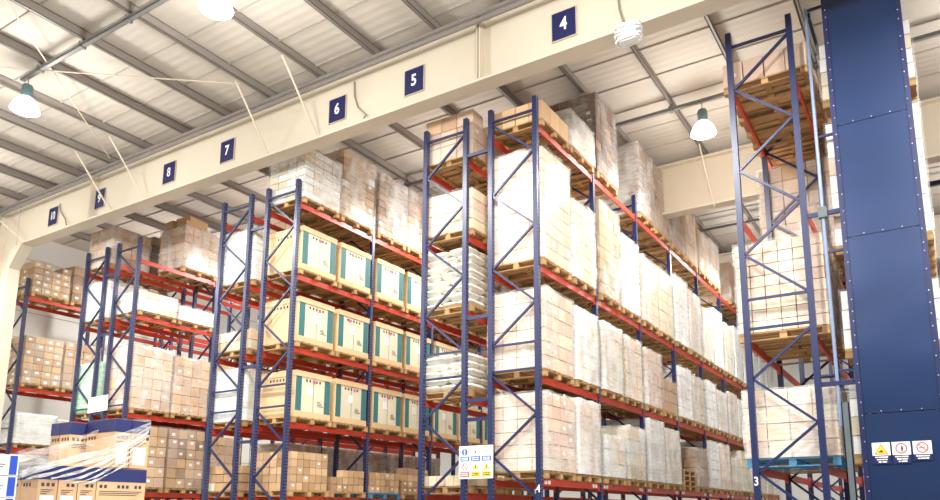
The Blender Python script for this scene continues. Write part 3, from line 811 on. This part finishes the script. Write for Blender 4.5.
def girder(y):
    m=MB().box(XL+3.225,XR,-.012,.012,.05,1.47).box(XL+3.9,XR,-.2,.2,0,.05).box(XL+3.225,XR,-.2,.2,1.47,1.52)
    for x in (-7.27,-20.95,6.4): m.box(x-.012,x+.012,-.19,.19,.05,1.47); 
    for x in (-7.27,-20.95,6.4): m.box(x-.07,x-.05,-.19,.19,.05,1.47)
    return struct(m.obj('roof_girder',M_steelwhite,None,(0,y,10.19)))
for y in (11.6,20.1,28.6,3.1): 
    if y>5: girder(y)
def column(x,y):
    m=MB().box(-.42,-.38,-.18,.18,0,11.7).box(.38,.42,-.18,.18,0,10.2).box(-.38,.38,-.012,.012,0,11.7)
    m.v+= [(.42,-.18,10.15),(.42,.18,10.15),(1.1,.18,10.22),(1.1,-.18,10.22),(.42,-.18,9.5),(.42,.18,9.5)]
    n=len(m.v)-6; m.f+=[(n,n+3,n+4),(n+1,n+5,n+2),(n+4,n+3,n+2,n+5),(n,n+1,n+2,n+3),(n,n+4,n+5,n+1)]
    return struct(m.obj('portal_column',M_steelwhite,None,(x,y,0)))
column(-25.80,11.6)
# fly braces from purlins down to the girder's lower flange
for i,(a,b_) in enumerate((((-26.05,10.45,ZP),(-24.45,11.38,10.19)),((-20.15,10.43,ZP),(-19.86,11.42,10.22)),((-18.52,10.42,ZP),(-18.26,11.42,10.22)),
             ((-13.47,10.43,ZP),(-13.33,11.42,10.22)),((-11.78,10.31,ZP),(-11.71,11.42,10.22)),((-5.0,19.2,ZP),(-4.86,19.92,10.12)))):
    o=MB().bar(a,b_,.032,.032).obj('roof_fly_brace',M_steelwhite); 
    tag(o,['cream brace rod beside the column at the girder end','cream brace rod crossing the girder between signs 9 and 8','cream brace rod meeting the girder next to sign 8, toward sign 7','cream brace rod meeting the girder between signs 7 and 6, nearer to 7','cream brace rod meeting the girder just before sign 6','cream brace rod under the second girder behind the hanging lamp'][i],'brace rod','brace rods at the girders')
for a,b_,l in (((-15.0,6.1,11.66),(-19.6,11.1,11.66),'thin wire slanting under the near roof from the top edge toward sign nine'),((-19.0,6.0,11.64),(-13.4,10.5,11.64),'thin wire running under the near roof above the perforated tray')):
    o=MB().bar(a,b_,.022,.022).obj('roof_bracing_wire',M_steelwhite); tag(o,l,'wire','bracing wires under the roof')
# number signs
for s,x in (('4',-5.447),('5',-9.030),('6',-11.256),('7',-15.064),('8',-17.445),('9',-20.734),('10',-23.245)):
    t=thing('number_sign',(x,11.56,10.86),f'navy sign with white number {s} on the cream girder','sign','aisle number signs on the girder')
    MB().box(-.27,.27,0,.02,-.31,.31).obj('rim',M_signrim,t)
    MB().box(-.248,.248,-.008,0,-.288,.288).obj('plate',M_navy,t)
    link('number',digit_mesh(s,.37,M_digit,.004 if s in '8910' else .022,.82 if s!='10' else .74),t,(0,-.013,0))
# conduits on the girder
for i,(dy,z) in enumerate(((-.36,11.40),(-.30,11.60))):
    o=MB().tube([(XL+2.2,11.6+dy,z),(XR,11.6+dy,z)],.05,10).obj('conduit_pipe',M_conduit)
    tag(o,('lower','upper')[i]+' of the two grey conduits running along the top of the numbered girder','conduit','conduits along the girder')
pts=[(-10.75,11.55,11.4),(-10.72,11.55,11.0),(-10.60,11.55,10.7),(-10.36,11.55,10.45),(-10.28,11.4,10.27)]
o=MB().tube(pts,.018,6).obj('cable',M_purlin); tag(o,'thin wavy cable on the girder web beside sign six','cable')
pts=[(-22.9,11.55,11.2),(-22.8,11.55,10.9),(-22.5,11.55,10.6),(-22.1,11.4,10.27)]
o=MB().tube(pts,.018,6).obj('cable',M_purlin); tag(o,'thin short cable curling down the girder right beside sign ten','cable')
pts=[(-4.35,11.55,11.6),(-4.34,11.55,11.1),(-4.3,11.5,10.7),(-4.2,11.4,10.35),(-4.16,11.38,10.3)]
o=MB().tube(pts,.02,6).obj('cable',M_purlin); tag(o,'dark cable dropping down the girder to the white bundle past sign 4','cable')
jb=thing('cable_bundle',(-4.10,11.38,9.86),'white cable bundle hanging under the girder past sign 4','cable bundle')
def sq(g,a,b): # rounded rectangle
    c,q=math.cos(g),math.sin(g); return (a*math.copysign(abs(c)**.45,c), b*math.copysign(abs(q)**.45,q))
for i in range(8):
    zz=.05+i*.042; t=R.uniform(-.10,.10); a_=R.uniform(.19,.235); b_=R.uniform(.09,.12)
    MB().tube([(*sq(g,a_,b_),zz+t*math.cos(g)*.5+.012*math.sin(3*g+i)) for g in [2*math.pi*q/32 for q in range(33)]],.017,6).obj('cable_loop',M_signwhite,jb,smooth=True)
MB().box(-.17,.17,-.075,.075,.03,.37).obj('junction_box',M_signwhite,jb)
# cable trays and high-bay lamps
for i,y in enumerate((7.68,16.85,25.3)):
    tr=thing('cable_tray',(0,y,11.55),('perforated grey cable tray crossing under the roof in front of the girder','grey cable tray crossing under the roof behind the numbered girder','grey cable tray far back under the roof')[i],'cable tray','cable trays under the roof')
    x0=-17.5 if i==0 else XL+.5
    x1=XR if i else 4.0
    m=MB().box(x0,x1,-.05,.05,0,.008).box(x0,x1,-.05,-.042,0,.075).box(x0,x1,.042,.05,0,.075)
    x=x0+.15
    while x<x1: m.box(x,x+.08,-.054,-.05,.025,.05); x+=.25
    m.obj('tray',M_galv,tr)
    for k in range(-6,8):
        x=-8.38+1.667*k*1
        if x<x0 or x>x1: continue
        MB().tube([(x,0,.0),(x,0,ZP-11.55)],.008,5).box(x-.03,x+.03,-.075,.075,-.02,.0).box(x-.03,x+.03,-.075,-.06,-.02,.11).box(x-.03,x+.03,.06,.075,-.02,.11).obj('hanger',M_galv,tr)
lamp_meshes=None
def lamp(x,y,label,group='high-bay lamps under the roof'):
    global lamp_meshes
    if not lamp_meshes:
        a=MB().lathe([(0,.62),(.10,.62),(.12,.58),(.12,.34),(.09,.30),(0,.30)],20).mesh('ballast_housing',M_lamphouse,True)
        b_=MB().lathe([(.10,.30),(.14,.28),(.24,.16),(.30,.0),(.305,0),(.245,.165),(.145,.29),(.10,.31)],28).mesh('reflector',M_bell,True)
        c=MB().lathe([(0,.03),(.15,.032),(.285,.02),(.285,.012),(.15,.005),(0,.0)],28).mesh('lens',M_lens,True)
        d=MB().tube([(0,0,.62),(0,0,.82)],.012,6).mesh('hook',M_galv)
        lamp_meshes=(a,b_,c,d)
    t=thing('high_bay_lamp',(x,y,10.72),label,'lamp',group)
    for me in lamp_meshes: link(me.name.split('.')[0],me,t)
    return t
for x,y,l in ((-17.2,7.68,'glowing high-bay lamp at the end of the perforated tray'),(-10.6,7.68,'glowing high-bay lamp under the near roof, cut by the top of the photo'),(-4.27,16.85,'glowing high-bay lamp hanging behind the numbered girder over the aisle')):
    lamp(x,y,l)
for x,y in ((-10.6,16.85),(-17.2,16.85),(-23.7,16.85),(-4.27,25.3),(-4.27,7.68),(2.2,7.68)):
    lamp(x,y,'added high-bay lamp over an aisle, out of view, lighting the racks','added high-bay lamps out of view')  # extra lamps added out of view where the racks needed light

# ------------------------------------------------------------------ light
def lamp_light(x,y,e,col=(1.0,.985,.94)):
    """each grid position throws a wide beam down and a little light up to the roof"""
    l=bpy.data.lights.new('lamp_beam','SPOT'); l.energy=e; l.color=col; l.shadow_soft_size=.30; l.spot_size=math.radians(172); l.spot_blend=.35
    o=bpy.data.objects.new('lamp_beam',l); COL.objects.link(o); o.location=(x,y,10.50)
    l=bpy.data.lights.new('lamp_glow','POINT'); l.energy=e*.33; l.color=col; l.shadow_soft_size=.35
    o=bpy.data.objects.new('lamp_glow',l); COL.objects.link(o); o.location=(x,y,10.25)
EL=1250
for x in (-23.7,-17.2,-10.6,-4.27,2.2,8.6):
    for y in (7.68,16.85,25.3,-1.3):  # row behind the camera has no fixtures, added as key light on the racks
        lamp_light(x,y,EL*(1.0 if y<0 else (1.25 if x>-5 else 1.) if y<10 else .6))
wd=bpy.data.worlds.new('ambient_fill'); S.world=wd; wd.use_nodes=True  # uniform warm world light added as fill through the open sides
bg=wd.node_tree.nodes['Background']; bg.inputs[0].default_value=(1,.965,.91,1); bg.inputs[1].default_value=0.12

# ------------------------------------------------------------------ camera
F,YAW,PIT,CX,CY=740.453,.549793,.183535,20.794,126.284
cd=bpy.data.cameras.new('camera'); cam=bpy.data.objects.new('camera',cd); COL.objects.link(cam)
cam.location=(0,0,1.65); cam.rotation_euler=(math.pi/2+PIT,0,YAW)
cd.sensor_fit='HORIZONTAL'; cd.sensor_width=36; cd.lens=F/940*36
cd.shift_x=-CX/940; cd.shift_y=CY/940
cd.clip_end=200
S.camera=cam
S.view_settings.view_transform='Standard'; S.view_settings.look='None'; S.view_settings.gamma=1
S.view_settings.exposure=0.0
